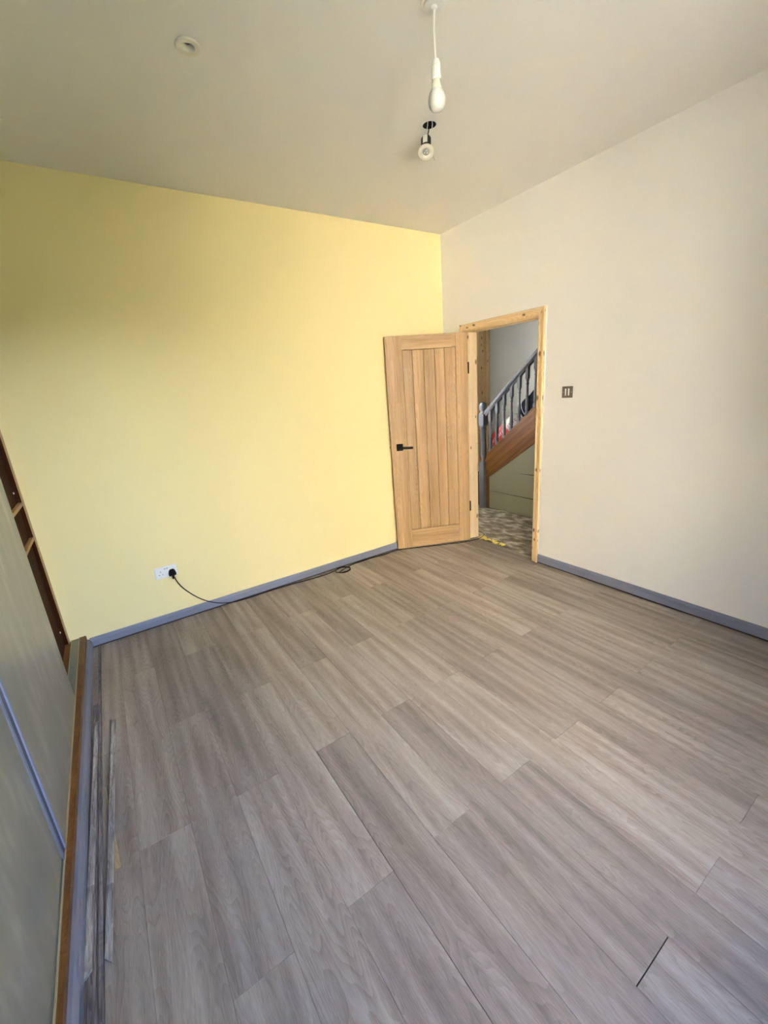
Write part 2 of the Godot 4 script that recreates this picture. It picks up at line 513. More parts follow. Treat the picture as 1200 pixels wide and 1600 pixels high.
func build_trim() -> void:
	skirting("baseboard_back", Vector3(-3.295, 0, 0), Vector3(0, 0, 0), Vector3(0, 0, 1), "low blue-grey skirting board along the yellow wall")
	skirting("baseboard_right", Vector3(0, 0, 1.14), Vector3(0, 0, ZF), Vector3(-1, 0, 0), "low grey skirting board along the white wall", 0.078)
	skirting("baseboard_left", Vector3(-3.3076, 0, 0.016), Vector3(-3.3302, 0, 2.5), Vector3(1, 0, 0), "blue-grey skirting board along the foot of the wardrobe", 0.072, 1.4)
	skirting("baseboard_left", Vector3(-3.3302, 0, 2.5), Vector3(-3.3302, 0, ZF), Vector3(1, 0, 0), "blue-grey skirting board at the window end of the wardrobe", 0.072, 1.4)
	# pine door casing
	var o := thing("trim_1", Vector3.ZERO, "new unpainted pine door frame and moulded architrave round the doorway", "door frame", "", "structure")
	var zl := 0.305
	var zr := 1.072
	var yt := 1.988
	var st := begin()
	box2(st, Vector3(-0.001, -0.02, zl - 0.03), Vector3(0.135, yt + 0.03, zl), 0.001)
	tag(obj("lining", st, M.pine_pale, o), "pale knotty door jamb")
	st = begin()
	box2(st, Vector3(-0.001, -0.02, zr), Vector3(0.135, yt + 0.03, zr + 0.03), 0.001)
	obj("lining", st, M.pine_1, o)
	st = begin()
	box(st, Vector3.ZERO, Vector3(0.136, zr - zl, 0.03), 0.001)
	inst("lining", mesh_of(st), M.pine_2, o, Vector3(0.067, yt + 0.015, (zl + zr) / 2), Basis(Vector3.RIGHT, PI / 2))
	# architrave, mitred: profile (across, out)
	var prof := [Vector2(0, 0), Vector2(0, 0.006), Vector2(0.002, 0.010), Vector2(0.007, 0.0125), Vector2(0.014, 0.0125), Vector2(0.015, 0.010), Vector2(0.030, 0.011), Vector2(0.038, 0.0145), Vector2(0.043, 0.018), Vector2(0.044, 0.021), Vector2(0.056, 0.021), Vector2(0.060, 0.018), Vector2(0.060, 0)]
	var inn := 0.005
	var left := []
	var right := []
	var head := []
	for e in 2:
		var rl := PackedVector3Array()
		var rr := PackedVector3Array()
		var rh := PackedVector3Array()
		for p in prof:
			var q: Vector2 = p
			rl.append(Vector3(-q.y, 0.0 if e == 0 else yt + inn + q.x, zl - inn - q.x))
			rr.append(Vector3(-q.y, 0.0 if e == 0 else yt + inn + q.x, zr + inn + q.x))
			rh.append(Vector3(-q.y, yt + inn + q.x, (zl - inn - q.x) if e == 0 else (zr + inn + q.x)))
		left.append(rl)
		right.append(rr)
		head.append(rh)
	st = begin()
	loft(st, left, false)
	obj("architrave", st, M.pine_0, o)
	st = begin()
	loft(st, right, false)
	obj("architrave", st, M.pine_1, o)
	# bead of white filler between the frame and the wall
	st = begin()
	box2(st, Vector3(-0.003, 0.08, zr + inn + 0.060), Vector3(0.0, yt + inn + 0.066, zr + inn + 0.068), 0.001)
	box2(st, Vector3(-0.003, yt + inn + 0.060, zl - inn - 0.060), Vector3(0.0, yt + inn + 0.066, zr + inn + 0.066), 0.001)
	tag(obj("filler_bead", st, M.white_plastic, o), "white filler along the frame edge")
	# the head is modelled with its grain upright, then laid across
	var mid := Vector3(0, yt + 0.035, (zl + zr) / 2)
	var lay := Basis(Vector3.RIGHT, PI / 2)
	var laid := []
	for r in head:
		var ring := PackedVector3Array()
		for q in r: ring.append(lay.inverse() * (q - mid))
		laid.append(ring)
	st = begin()
	loft(st, laid, false)
	inst("architrave", mesh_of(st), M.pine_2, o, mid, lay)

func mesh_of(st: SurfaceTool) -> ArrayMesh:
	st.generate_normals()
	return st.commit()

# ------------------------------------------------------------------ the floor, plank by plank
func plank_mesh(w: float, l: float, cut_x := Vector2(0, 1), cut_z := Vector2(0, 1)) -> ArrayMesh:
	var st := begin()
	var b := 0.0005
	var x0 := w * cut_x.x
	var x1 := w * cut_x.y
	var z0 := l * cut_z.x
	var z1 := l * cut_z.y
	var t := 0.004
	var c := Vector3((x0 + x1) / 2, -t, (z0 + z1) / 2)
	var top := [Vector3(x0 + b, 0, z0 + b), Vector3(x1 - b, 0, z0 + b), Vector3(x1 - b, 0, z1 - b), Vector3(x0 + b, 0, z1 - b)]
	var rim := [Vector3(x0, -b, z0), Vector3(x1, -b, z0), Vector3(x1, -b, z1), Vector3(x0, -b, z1)]
	var low := []
	for q in rim: low.append(q + Vector3(0, b - t, 0))
	var polys := [top]
	for k in 4:
		polys.append([top[k], top[(k + 1) % 4], rim[(k + 1) % 4], rim[k]])
		polys.append([rim[k], rim[(k + 1) % 4], low[(k + 1) % 4], low[k]])
	for p in polys:
		var n: Vector3 = (p[1] - p[0]).cross(p[2] - p[0])
		var mid: Vector3 = (p[0] + p[1] + p[2] + p[3]) / 4.0
		var order: Array = [0, 2, 1, 0, 3, 2] if n.dot(mid - c) > 0 else [0, 1, 2, 0, 2, 3]
		st.set_smooth_group(-1)
		for k in order:
			var q: Vector3 = p[k]
			st.set_uv(Vector2(q.x / w, q.z / l))
			st.add_vertex(q)
	return mesh_of(st)

func build_floor() -> void:
	var o := thing("floor", Vector3.ZERO, "grey-brown wood-effect plank floor", "floor", "", "structure")
	var st := begin()
	box2(st, Vector3(-4.0, -0.2, 0.0), Vector3(0.0, -0.0042, ZF))
	box2(st, Vector3(0.0, -0.03, 0.306), Vector3(0.068, -0.0042, 1.071))
	obj("underlay", st, M.subfloor, o)
	rng.seed = 77
	var w := 0.178
	var l := 1.22
	for k in range(-5, 14):
		var x: float = -2.432 + w * k
		var start := -0.065 if posmod(k, 2) == 1 else -0.675
		for n in 5:
			var z: float = start + l * n
			var g := 0.0004
			var z0 := maxf(z, 0.004)
			var z1 := minf(z + l, ZF)
			var x1 := x + w
			# the one joint that has opened up, and the gap along the long edge
			var e0 := g
			var e1 := g
			if k == 2 and n == 2: e1 = 0.0016
			if k == 2 and n == 3: e0 = 0.0012
			if z1 - z0 < 0.02: continue
			var side0 := g
			var side1 := g
			if k == 0 and n in [2, 3]: side0 = 0.0011
			var pick := rng.randi_range(0, 5)
			var tone := rng.randi_range(0, 2)
			var flip := rng.randf() < 0.5
			var spans := [[x, x1, z0, z1]]
			if k == 13:
				spans = []
				# stops at the skirting, but runs on into the doorway
				for s in [[z0, minf(z1, 0.306), -0.006], [maxf(z0, 0.306), minf(z1, 1.071), x1], [maxf(z0, 1.071), z1, -0.006]]:
					if s[1] - s[0] > 0.01: spans.append([x, s[2], s[0], s[1]])
			for s in spans:
				var m := plank_mesh(w, l, Vector2((s[0] - x + side0) / w, (s[1] - x - side1) / w), Vector2((s[2] - z + e0) / l, (s[3] - z - e1) / l))
				var p := inst("plank", m, M["plank_%d_%d" % [pick, tone]], o, Vector3(x, 0.0, z))
				if flip:
					p.mesh = flipped_uv(m)

func flipped_uv(m: ArrayMesh) -> ArrayMesh:
	var a := m.surface_get_arrays(0)
	var uv: PackedVector2Array = a[Mesh.ARRAY_TEX_UV]
	for k in uv.size(): uv[k] = Vector2.ONE - uv[k]
	a[Mesh.ARRAY_TEX_UV] = uv
	var out := ArrayMesh.new()
	out.add_surface_from_arrays(Mesh.PRIMITIVE_TRIANGLES, a)
	return out

# ------------------------------------------------------------------ oak door
func board(st: SurfaceTool, u0: float, u1: float, y0: float, y1: float, t0: float, t1: float, b: float) -> void:
	box2(st, Vector3(u0, y0, t0), Vector3(u1, y1, t1), b)

func build_door() -> void:
	# local axes: x along the leaf from the hinges, y up, z out of the visible face
	var d := Vector3(-0.911, 0, -0.412).normalized()
	var n := Vector3(d.z, 0, -d.x)
	var o := thing("door_1", Vector3(-0.040, 0.014, 0.36), "open oak plank door with a black lever handle", "door", "", "structure")
	o.basis = Basis(d, Vector3.UP, d.cross(Vector3.UP))
	var f := 1.0 if d.cross(Vector3.UP).dot(n) > 0 else -1.0
	var W := 0.754
	var T := 1.968
	var lay := Basis(Vector3.BACK, PI / 2)
	var b := 0.0025
	var z0 := -0.036 * f
	var put := func(called: String, u0: float, u1: float, y0: float, y1: float, t: float, bev: float, m: Material, across: bool) -> void:
		var st := begin()
		var size := Vector3(u1 - u0, y1 - y0, absf(t))
		if across: size = Vector3(y1 - y0, u1 - u0, absf(t))
		box(st, Vector3.ZERO, size, bev)
		inst(called, mesh_of(st), m, o, Vector3((u0 + u1) / 2, (y0 + y1) / 2, z0 / 2.0), lay if across else Basis.IDENTITY)
	put.call("stile", 0.0, 0.113, 0.0, T, 0.036, b, M.oak_0, false)
	put.call("stile", 0.603, W, 0.0, T, 0.036, b, M.oak_6, false)
	put.call("top_rail", 0.113, 0.603, 1.851, T, 0.036, b, M.oak_3, true)
	put.call("bottom_rail", 0.113, 0.603, 0.0, 0.184, 0.036, b, M.oak_5, true)
	var edge := [0.113, 0.217, 0.308, 0.409, 0.512, 0.603]
	for k in 5:
		put.call("panel_board", edge[k] + 0.0008, edge[k + 1] - 0.0008, 0.185, 1.850, 0.028, 0.004, M["oak_%d" % ((k * 2 + 1) % 7)], false)
	# handle
	var h := Node3D.new()
	h.name = "handle"
	o.add_child(h)
	h.position = Vector3(0.674, 1.006, 0.0)
	h.set_meta("label", "black square rose and lever handle")
	var st := begin()
	box(st, Vector3(0, 0, 0.004 * f), Vector3(0.06, 0.064, 0.008), 0.002)
	obj("rose", st, M.black_metal, h)
	st = begin()
	lathe(st, [Vector2(0.011, 0.006), Vector2(0.011, 0.04), Vector2(0.009, 0.043)], 16, Vector3.ZERO, Basis(Vector3.RIGHT, PI / 2 * f))
	obj("spindle", st, M.black_metal, h)
	st = begin()
	box(st, Vector3(-0.052, -0.005, 0.045 * f), Vector3(0.128, 0.021, 0.012), 0.003, Basis(Vector3.BACK, 0.05))
	obj("lever", st, M.black_metal, h)
	st = begin()
	box(st, Vector3(W + 0.0005, 1.012, z0 / 2), Vector3(0.002, 0.06, 0.024), 0.0005)
	box(st, Vector3(W + 0.005, 1.012, z0 / 2), Vector3(0.012, 0.016, 0.012), 0.003)
	obj("latch", st, M.brass, o)
	for y in [0.31, 1.615]:
		st = begin()
		lathe(st, [Vector2(0.006, y), Vector2(0.006, y + 0.1)], 12, Vector3(-0.006, 0, 0.0))
		box(st, Vector3(-0.001, y + 0.05, z0 / 2), Vector3(0.002, 0.1, 0.03))
		tag(obj("hinge", st, M.black_metal, o), "black butt hinge")

# ------------------------------------------------------------------ hall and stairs through the doorway
func build_hall() -> void:
	var X := 1.75
	var st := begin()
	box2(st, Vector3(0.068, -0.2, -1.05), Vector3(X + 0.1, -0.008, 4.6))
	tag(obj("floor_hall", st, M.hall_floor), "rough bare hall floor with patchy old residue, seen through the doorway", "floor", "", "structure")
	st = begin()
	box2(st, Vector3(X, -0.2, -1.2), Vector3(X + 0.15, 5.2, 4.6))
	tag(obj("wall_stairs", st, M.hall_paint), "plain light grey wall on the far side of the staircase", "wall", "", "structure")
	st = begin()
	box2(st, Vector3(0.0, -0.2, -1.2), Vector3(0.134, 5.2, -0.15))
	box2(st, Vector3(0.0, H + 0.15, -0.15), Vector3(0.134, 5.2, 4.6))
	tag(obj("wall_hall", st, M.hall_paint), "light grey hall wall beyond the doorway", "wall", "", "structure")
	# end wall with an out-of-sight opening, glazed and placed to light the hall
	st = begin()
	box2(st, Vector3(0.134, 2.1, -1.2), Vector3(X, 5.2, -1.05))
	box2(st, Vector3(1.5, -0.2, -1.2), Vector3(X, 2.1, -1.05))
	box2(st, Vector3(0.134, -0.2, -1.2), Vector3(0.2, 2.1, -1.05))
	box2(st, Vector3(0.2, -0.2, -1.2), Vector3(1.5, 1.0, -1.05))
	box2(st, Vector3(0.68, 1.0, -1.2), Vector3(1.5, 2.1, -1.05))
	box2(st, Vector3(-0.6, 2.15, -3.6), Vector3(2.6, 2.3, -1.2))  # added roof slab outside, keeps direct sun out of the hall
	tag(obj("wall_hall_end", st, M.hall_paint), "end wall of the hall behind the newel post, with an added outside slab against the sun", "wall", "", "structure")
	window("window_2", Vector3(0.2, 1.0, -1.16), Vector3(0.68, 2.1, -1.1))
	st = begin()
	box2(st, Vector3(0.0, -0.2, 4.6), Vector3(X + 0.15, 5.2, 4.75))
	tag(obj("wall_hall_rear", st, M.hall_paint), "far wall of the hall under the stairs", "wall", "", "structure")
	st = begin()
	box2(st, Vector3(0.0, 5.2, -1.2), Vector3(X + 0.15, 5.3, 4.75))
	tag(obj("ceiling_hall", st, M.ceiling), "ceiling above the stairwell", "ceiling", "", "structure")
	# pine casing in the corner behind the newel
	var o := thing("trim_2", Vector3.ZERO, "upright pine door casing in the hall corner behind the newel post", "door frame", "", "structure")
	st = begin()
	box2(st, Vector3(1.48, -0.008, -1.05), Vector3(1.685, 2.5, -1.02), 0.002)
	tag(obj("lining", st, M.pine_1, o), "broad pine board")
	st = begin()
	box2(st, Vector3(1.687, -0.008, -1.05), Vector3(1.748, 2.5, -1.0), 0.004)
	obj("architrave", st, M.pine_2, o)

func string_top(z: float) -> float: return 0.985 + 0.84 * z
func string_low(z: float) -> float: return 0.62 + 0.70 * z
func rail_low(z: float) -> float: return 1.462 + 0.87 * z

func build_stairs() -> void:
	var o := thing("staircase", Vector3(0.97, 0, -0.4), "staircase with grey painted newel, handrail and turned spindles above a brown stained string", "staircase")
	var sh := Vector3(-0.97, 0, 0.4)
	var yz := func(p: Vector2, t: float) -> Vector3: return Vector3(t, p.y, p.x) + sh
	var Z1 := 2.4
	# string, laid so that the grain follows the pitch
	var st := begin()
	prism(st, [Vector2(-0.385, 0.40), Vector2(-0.31, 0.402), Vector2(Z1, string_low(Z1)), Vector2(Z1, string_top(Z1)), Vector2(-0.33, string_top(-0.33)), Vector2(-0.385, 0.60)], 0.97, 1.005, yz)
	tag(laid_along(st, "string", M.stained, o, atan(0.8)), "brown stained sloping string board")
	st = begin()
	prism(st, [Vector2(-0.385, -0.008), Vector2(-0.318, -0.008), Vector2(-0.318, 0.402), Vector2(-0.385, 0.40)], 0.972, 1.003, yz)
	tag(obj("string_foot", st, M.stained, o), "brown stained upright below the string")
	# newel post
	st = begin()
	var nx := 0.975 + sh.x
	var nz := -0.41 + sh.z
	box(st, Vector3(nx, 0.28, nz), Vector3(0.085, 0.576, 0.085), 0.006)
	lathe(st, [Vector2(0.042, 0.565), Vector2(0.046, 0.58), Vector2(0.030, 0.592), Vector2(0.024, 0.615), Vector2(0.032, 0.65), Vector2(0.037, 0.664), Vector2(0.037, 0.675), Vector2(0.030, 0.684), Vector2(0.034, 0.72), Vector2(0.034, 0.80), Vector2(0.029, 0.96), Vector2(0.028, 0.975), Vector2(0.038, 0.982), Vector2(0.038, 0.997), Vector2(0.03, 1.004), Vector2(0.04, 1.018), Vector2(0.042, 1.035)], 22, Vector3(nx, 0, nz))
	box(st, Vector3(nx, 1.10, nz), Vector3(0.085, 0.14, 0.085), 0.006)
	lathe(st, [Vector2(0.04, 1.165), Vector2(0.044, 1.18), Vector2(0.03, 1.19), Vector2(0.024, 1.2), Vector2(0.03, 1.206), Vector2(0.042, 1.225), Vector2(0.046, 1.25), Vector2(0.043, 1.275), Vector2(0.031, 1.297), Vector2(0.012, 1.308), Vector2(0.0, 1.31)], 24, Vector3(nx, 0, nz))
	tag(obj("newel_post", st, M.stair_paint, o), "grey turned newel post with a ball finial")
	# handrail
	st = begin()
	var prof := [Vector2(-0.02, 0), Vector2(0.02, 0), Vector2(0.022, 0.012), Vector2(0.032, 0.022), Vector2(0.034, 0.042), Vector2(0.028, 0.06), Vector2(0.012, 0.072), Vector2(-0.012, 0.072), Vector2(-0.028, 0.06), Vector2(-0.034, 0.042), Vector2(-0.032, 0.022), Vector2(-0.022, 0.012)]
	var rings := []
	for z in [-0.372, Z1]:
		var ring := PackedVector3Array()
		for p in prof: ring.append(Vector3(0.985 + p.x, rail_low(z) + p.y * 1.1, z) + sh)
		rings.append(ring)
	loft(st, rings, false)
	obj("handrail", st, M.stair_paint, o)
	# spindles
	for k in 24:
		var z := -0.303 + 0.1045 * k
		if z > Z1 - 0.1: break
		var y0 := string_top(z) - 0.01
		var y1 := rail_low(z) + 0.01
		st = begin()
		var s := 0.036
		box2(st, Vector3(0.985 - s / 2, y0, z - s / 2) + sh, Vector3(0.985 + s / 2, y0 + 0.03, z + s / 2) + sh, 0.002)
		var L := y1 - y0
		box2(st, Vector3(0.985 - s / 2, y1 - 0.12, z - s / 2) + sh, Vector3(0.985 + s / 2, y1 + 0.01, z + s / 2) + sh, 0.002)
		var t := []
		for q in [[0.018, 0.028], [0.019, 0.04], [0.012, 0.05], [0.017, 0.06], [0.017, 0.17], [0.014, 0.19], [0.0165, 0.2], [0.012, 0.212], [0.0125, L * 0.55], [0.0105, L - 0.185], [0.016, L - 0.176], [0.0155, L - 0.166], [0.011, L - 0.158], [0.014, L - 0.145], [0.018, L - 0.128], [0.018, L - 0.118]]:
			t.append(Vector2(q[0], y0 + q[1]))
		lathe(st, t, 12, Vector3(0.985, 0, z) + sh)
		obj("spindle", st, M.stair_paint, o)
	# treads and risers
	for k in 2:
		st = begin()
		box2(st, Vector3(1.01 if k == 1 else 0.99, 0.195 * k, -0.95 + 0.25 * k) + sh, Vector3(1.735, 0.195 * (k + 1), -0.345) + sh, 0.004)
		obj("winder_step", st, M.stained_dark, o)
	for k in 11:
		var y := 0.585 + 0.195 * k
		var z := -0.36 + 0.236 * k
		st = begin()
		box2(st, Vector3(1.005, y - 0.025, z - 0.02) + sh, Vector3(1.735, y, z + 0.24) + sh, 0.004)
		obj("tread", st, M.stained_dark, o)
		st = begin()
		box2(st, Vector3(1.005, y - 0.195, z) + sh, Vector3(1.735, y - 0.025, z + 0.018) + sh)
		obj("riser", st, M.stained_dark, o)
	# boards that close the side under the stairs, with gaps between them
	st = begin()
	prism(st, [Vector2(-0.317, 0.0), Vector2(Z1, 0.0), Vector2(Z1, 0.205), Vector2(0.36, 0.2155), Vector2(-0.317, 0.2205)], 0.978, 0.984, yz)
	obj("panel_board", st, M.panel_paint, o)
	st = begin()
	prism(st, [Vector2(-0.317, 0.2245), Vector2(0.36, 0.2265), Vector2(Z1, 0.232), Vector2(Z1, 0.491), Vector2(0.10, 0.494), Vector2(0.095, string_low(0.095) + 0.02), Vector2(-0.317, string_low(-0.317) + 0.02)], 0.978, 0.984, yz)
	obj("panel_board", st, M.panel_paint, o)
	st = begin()
	prism(st, [Vector2(0.0955, 0.4955), Vector2(0.36, 0.505), Vector2(Z1, 0.52), Vector2(Z1, string_low(Z1) + 0.02), Vector2(0.0955, string_low(0.0955) + 0.02)], 0.978, 0.984, yz)
	obj("panel_board", st, M.panel_paint, o)
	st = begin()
	prism(st, [Vector2(-0.317, 0.0), Vector2(Z1, 0.0), Vector2(Z1, string_low(Z1)), Vector2(-0.317, string_low(-0.317))], 0.9845, 0.992, yz)  # added dark board, paints the shade in the gaps
	obj("gap_shade_board", st, M.shade_black, o)
	# sacks lying on the stairs
	sack("sack", Vector3(1.085, 0.935, -0.13), Vector3(0.065, 0.125, 0.27), -atan(0.84), sack_print(), "red sack with white printing lying on the lower stairs behind the spindles")
	sack("sack", Vector3(1.10, 1.30, 0.30), Vector3(0.075, 0.135, 0.28), -atan(0.84), navy_print(), "dark navy sack higher up the stairs behind the spindles")

func laid_along(st: SurfaceTool, called: String, m: Material, parent: Node3D, pitch: float) -> MeshInstance3D:
	# turn the mesh so that its own y axis runs along the pitch in the yz plane, then turn the node back
	var turn := Basis(Vector3.RIGHT, PI / 2 - pitch)
	var src := mesh_of(st)
	var a := src.surface_get_arrays(0)
	var v: PackedVector3Array = a[Mesh.ARRAY_VERTEX]
	var nn: PackedVector3Array = a[Mesh.ARRAY_NORMAL]
	var inv := turn.inverse()
	for k in v.size():
		v[k] = inv * v[k]
		nn[k] = inv * nn[k]
	a[Mesh.ARRAY_VERTEX] = v
	a[Mesh.ARRAY_NORMAL] = nn
	a[Mesh.ARRAY_TANGENT] = null
	var out := ArrayMesh.new()
	out.add_surface_from_arrays(Mesh.PRIMITIVE_TRIANGLES, a)
	return inst(called, out, m, parent, Vector3.ZERO, turn)

func sack_print() -> StandardMaterial3D:
	var im := Image.create(256, 128, false, Image.FORMAT_RGB8)
	im.fill(rgb8(172, 34, 26))
	im.fill_rect(Rect2i(168, 0, 88, 128), rgb8(214, 206, 196))
	var r := RandomNumberGenerator.new()
	r.seed = 9
	# worn printing: strokes too small to read
	for row in [[40, 16], [76, 9]]:
		var x := 14
		while x < 240:
			var w := r.randi_range(4, 9)
			var ink := rgb8(232, 222, 214) if x < 164 else rgb8(170, 50, 44)
			im.fill_rect(Rect2i(x, row[0], w, 3), ink)
			im.fill_rect(Rect2i(x, row[0], 3, row[1]), ink)
			if r.randf() < 0.6: im.fill_rect(Rect2i(x, row[0] + row[1] - 3, w, 3), ink)
			x += w + r.randi_range(5, 9)
	var m := mat(Color.WHITE, 0.5)
	m.albedo_texture = ImageTexture.create_from_image(im)
	return m

func navy_print() -> StandardMaterial3D:
	var im := Image.create(256, 128, false, Image.FORMAT_RGB8)
	im.fill(rgb8(12, 15, 30))
	for y in 128:
		var x := int(34 + 18.0 * pow((y - 64) / 64.0, 2.0))
		im.fill_rect(Rect2i(x, y, 4, 1), rgb8(222, 222, 226))
	for k in 5:
		im.fill_rect(Rect2i(120 + k * 14, 60 - (k % 2) * 6, 8, 4), rgb8(150, 160, 180))
	var m := mat(Color.WHITE, 0.7, 0.0, 0.25)
	m.albedo_texture = ImageTexture.create_from_image(im)
	return m

func sack(called: String, at: Vector3, half: Vector3, tilt: float, m: Material, label: String) -> void:
	var st := begin()
	var rings := []
	var N := 18
	var S := 24
	for i in N + 1:
		var t := -1.0 + 2.0 * i / N
		var k := pow(maxf(0.0, 1.0 - pow(absf(t), 5.0)), 0.4)
		k = maxf(k, 0.05)
		var ring := PackedVector3Array()
		for j in S:
			var a := TAU * j / S
			var ca := cos(a)
			var sa := sin(a)
			var x := signf(ca) * pow(absf(ca), 0.65) * half.x * k * (1.0 + 0.05 * sin(t * 9.0 + a * 2.0))
			var y := signf(sa) * pow(absf(sa), 0.65) * half.y * (0.55 + 0.45 * k) * (1.0 + 0.04 * sin(t * 7.0 + a * 3.0))
			ring.append(Vector3(x, y, t * half.z))
		rings.append(ring)
	loft(st, rings)
	var mesh := mesh_of(st)
	# print read off the side: u along the sack, v up it
	var arr := mesh.surface_get_arrays(0)
	var v: PackedVector3Array = arr[Mesh.ARRAY_VERTEX]
	var uv: PackedVector2Array = arr[Mesh.ARRAY_TEX_UV]
	for k in v.size(): uv[k] = Vector2(v[k].z / half.z * 0.5 + 0.5, 0.5 - v[k].y / half.y * 0.5)
	arr[Mesh.ARRAY_TEX_UV] = uv
	arr[Mesh.ARRAY_TANGENT] = null
	var out := ArrayMesh.new()
	out.add_surface_from_arrays(Mesh.PRIMITIVE_TRIANGLES, arr)
	tag(inst(called, out, m, null, at, Basis(Vector3.RIGHT, tilt)), label, "sack")

# ------------------------------------------------------------------ wardrobe
func build_wardrobe() -> void:
	var o := thing("fitted_wardrobe", Vector3(-3.6, 0, 0), "fitted wardrobe with smeared grey-green sliding doors along the left side", "wardrobe")
	var sh := Vector3(3.6, 0, 0)
	var b := func(called: String, lo: Vector3, hi: Vector3, m: Material, bev := 0.002) -> MeshInstance3D:
		var st := begin()
		box2(st, lo + sh, hi + sh, bev)
		return obj(called, st, m, o)
	var pst := begin()
	prism(pst, [Vector2(-3.3425, 0.0), Vector2(-3.3425, ZF), Vector2(-3.3308, ZF), Vector2(-3.3308, 2.5), Vector2(-3.3082, 0.0)], 0.0, 0.099, func(p: Vector2, t: float) -> Vector3: return Vector3(p.x, t, p.y) + sh)
	obj("plinth", pst, M.stained, o)
	b.call("track_lip", Vector3(-3.349, 0.05, 0.0), Vector3(-3.3432, 0.1, ZF), M.track_lip, 0.001)
	b.call("bottom_track", Vector3(-3.388, 0.05, 0.0), Vector3(-3.3495, 0.096, ZF), M.track, 0.003)
	b.call("track_rail", Vector3(-3.3905, 0.05, 0.0), Vector3(-3.3882, 0.1, ZF), M.track_lip, 0.0005)
	b.call("base_board", Vector3(-4.0, 0.0, 0.0), Vector3(-3.391, 0.09, ZF), M.stained)
	# carcass seen in the gap beside the yellow wall
	var sp: MeshInstance3D = b.call("side_panel", Vector3(-3.99, 0.09, 0.001), Vector3(-3.405, 2.4, 0.028), M.stained_dark)
	sp.set_meta("label", "dark brown side panel")
	b.call("edging", Vector3(-3.405, 0.09, 0.001), Vector3(-3.398, 2.4, 0.03), M.edging, 0.001)
	b.call("front_board", Vector3(-3.44, 0.09, 0.03), Vector3(-3.425, 2.4, 1.3), M.stained_dark)
	for y in [0.835, 1.055, 1.7]:
		b.call("shelf_edge", Vector3(-3.425, y - 0.011, 0.03), Vector3(-3.405, y + 0.011, 1.3), M.edging, 0.001)
	for y in [1.13, 0.2]:
		var st := begin()
		lathe(st, [Vector2(0.006, 0), Vector2(0.006, 0.003), Vector2(0.004, 0.005)], 12, Vector3(-3.425, y, 0.06) + sh, Basis(Vector3.BACK, -PI / 2))
		tag(obj("screw_cap", st, M.off_white, o), "pale screw cap")
	# sliding doors
	var far: MeshInstance3D = b.call("sliding_door", Vector3(-3.371, 0.1, 0.715), Vector3(-3.349, 2.32, 1.72), M.door_panel, 0.001)
	far.set_meta("label", "far sliding door, slid open from the yellow wall")
	var near: MeshInstance3D = b.call("sliding_door", Vector3(-3.376, 0.1, 1.721), Vector3(-3.354, 2.32, 2.9), M.door_panel, 0.001)
	near.set_meta("label", "near sliding door")
	var last: MeshInstance3D = b.call("sliding_door", Vector3(-3.371, 0.1, 2.9), Vector3(-3.349, 2.32, ZF), M.door_panel, 0.001)
	last.set_meta("label", "sliding door nearest the window")
	for z in [1.70]:
		var st := begin()
		var prof := [Vector2(0.0, -0.030), Vector2(0.002, -0.030), Vector2(0.0028, -0.028), Vector2(0.0028, -0.016), Vector2(0.0008, -0.0145), Vector2(0.0008, 0.016), Vector2(0.005, 0.018), Vector2(0.006, 0.021), Vector2(0.006, 0.030), Vector2(0.0045, 0.032), Vector2(0.0, 0.032)]
		var rings := []
		for y in [0.1, 2.32]:
			var ring := PackedVector3Array()
			for p in prof: ring.append(Vector3(-3.349 + p.x, y, z - p.y) + sh)
			rings.append(ring)
		loft(st, rings, false)
		var e := obj("handle_strip", st, M.strip_metal, far)
		e.set_meta("label", "blue-grey metal edge strip with a finger groove")
		st = begin()
		box2(st, Vector3(-3.349, 0.1, z - 0.0165) + sh, Vector3(-3.3478, 2.319, z + 0.0145) + sh)  # insert coloured darker to deepen the shade of the recess
		tag(obj("shaded_groove", st, M.groove_shade, far), "groove of the edge strip, coloured darker for its shade")
	b.call("top_track", Vector3(-3.40, 2.32, 0.0), Vector3(-3.33, 2.4, ZF), M.track)
	b.call("header", Vector3(-3.40, 2.4, 0.0), Vector3(-3.36, H, ZF), M.cream)

# ------------------------------------------------------------------ loose strips of wood on the floor
# a strip from a to b (centre lines at its underside) with broken ends
func strip(called: String, a: Vector3, b: Vector3, w0: float, w1: float, t: float, m: Material, label: String, slant0 := 0.0, slant1 := 0.0, sd := 1, category := "wood strip") -> void:
	var d := b - a
	var L := d.length()
	d = d.normalized()
	var side := Vector3.UP.cross(d).normalized()
	var up := d.cross(side)
	var r := RandomNumberGenerator.new()
	r.seed = sd
	var st := begin()
	var rings := []
	var N := 14
	for i in N + 1:
		var s := float(i) / N
		var w := lerpf(w0, w1, s) * r.randf_range(0.94, 1.04) / 2.0
		var h := t * r.randf_range(0.94, 1.03)
		var ring := PackedVector3Array()
		for q in [Vector2(-1, 0), Vector2(-1, 0.75), Vector2(-0.8, 1), Vector2(0.75, 1), Vector2(1, 0.8), Vector2(1, 0)]:
			var y := L * s
			if i == 0: y += slant0 * q.x * w
			if i == N: y += slant1 * q.x * w
			ring.append(Vector3(q.x * w, y, q.y * h))
		rings.append(ring)
	loft(st, rings, false)
	var o := inst(called, mesh_of(st), m, null, a, Basis(-side, d, up) if Basis(-side, d, up).determinant() > 0 else Basis(side, d, up))
	tag(o, label, category, "" if category != "wood strip" else "loose strips along the wardrobe foot")

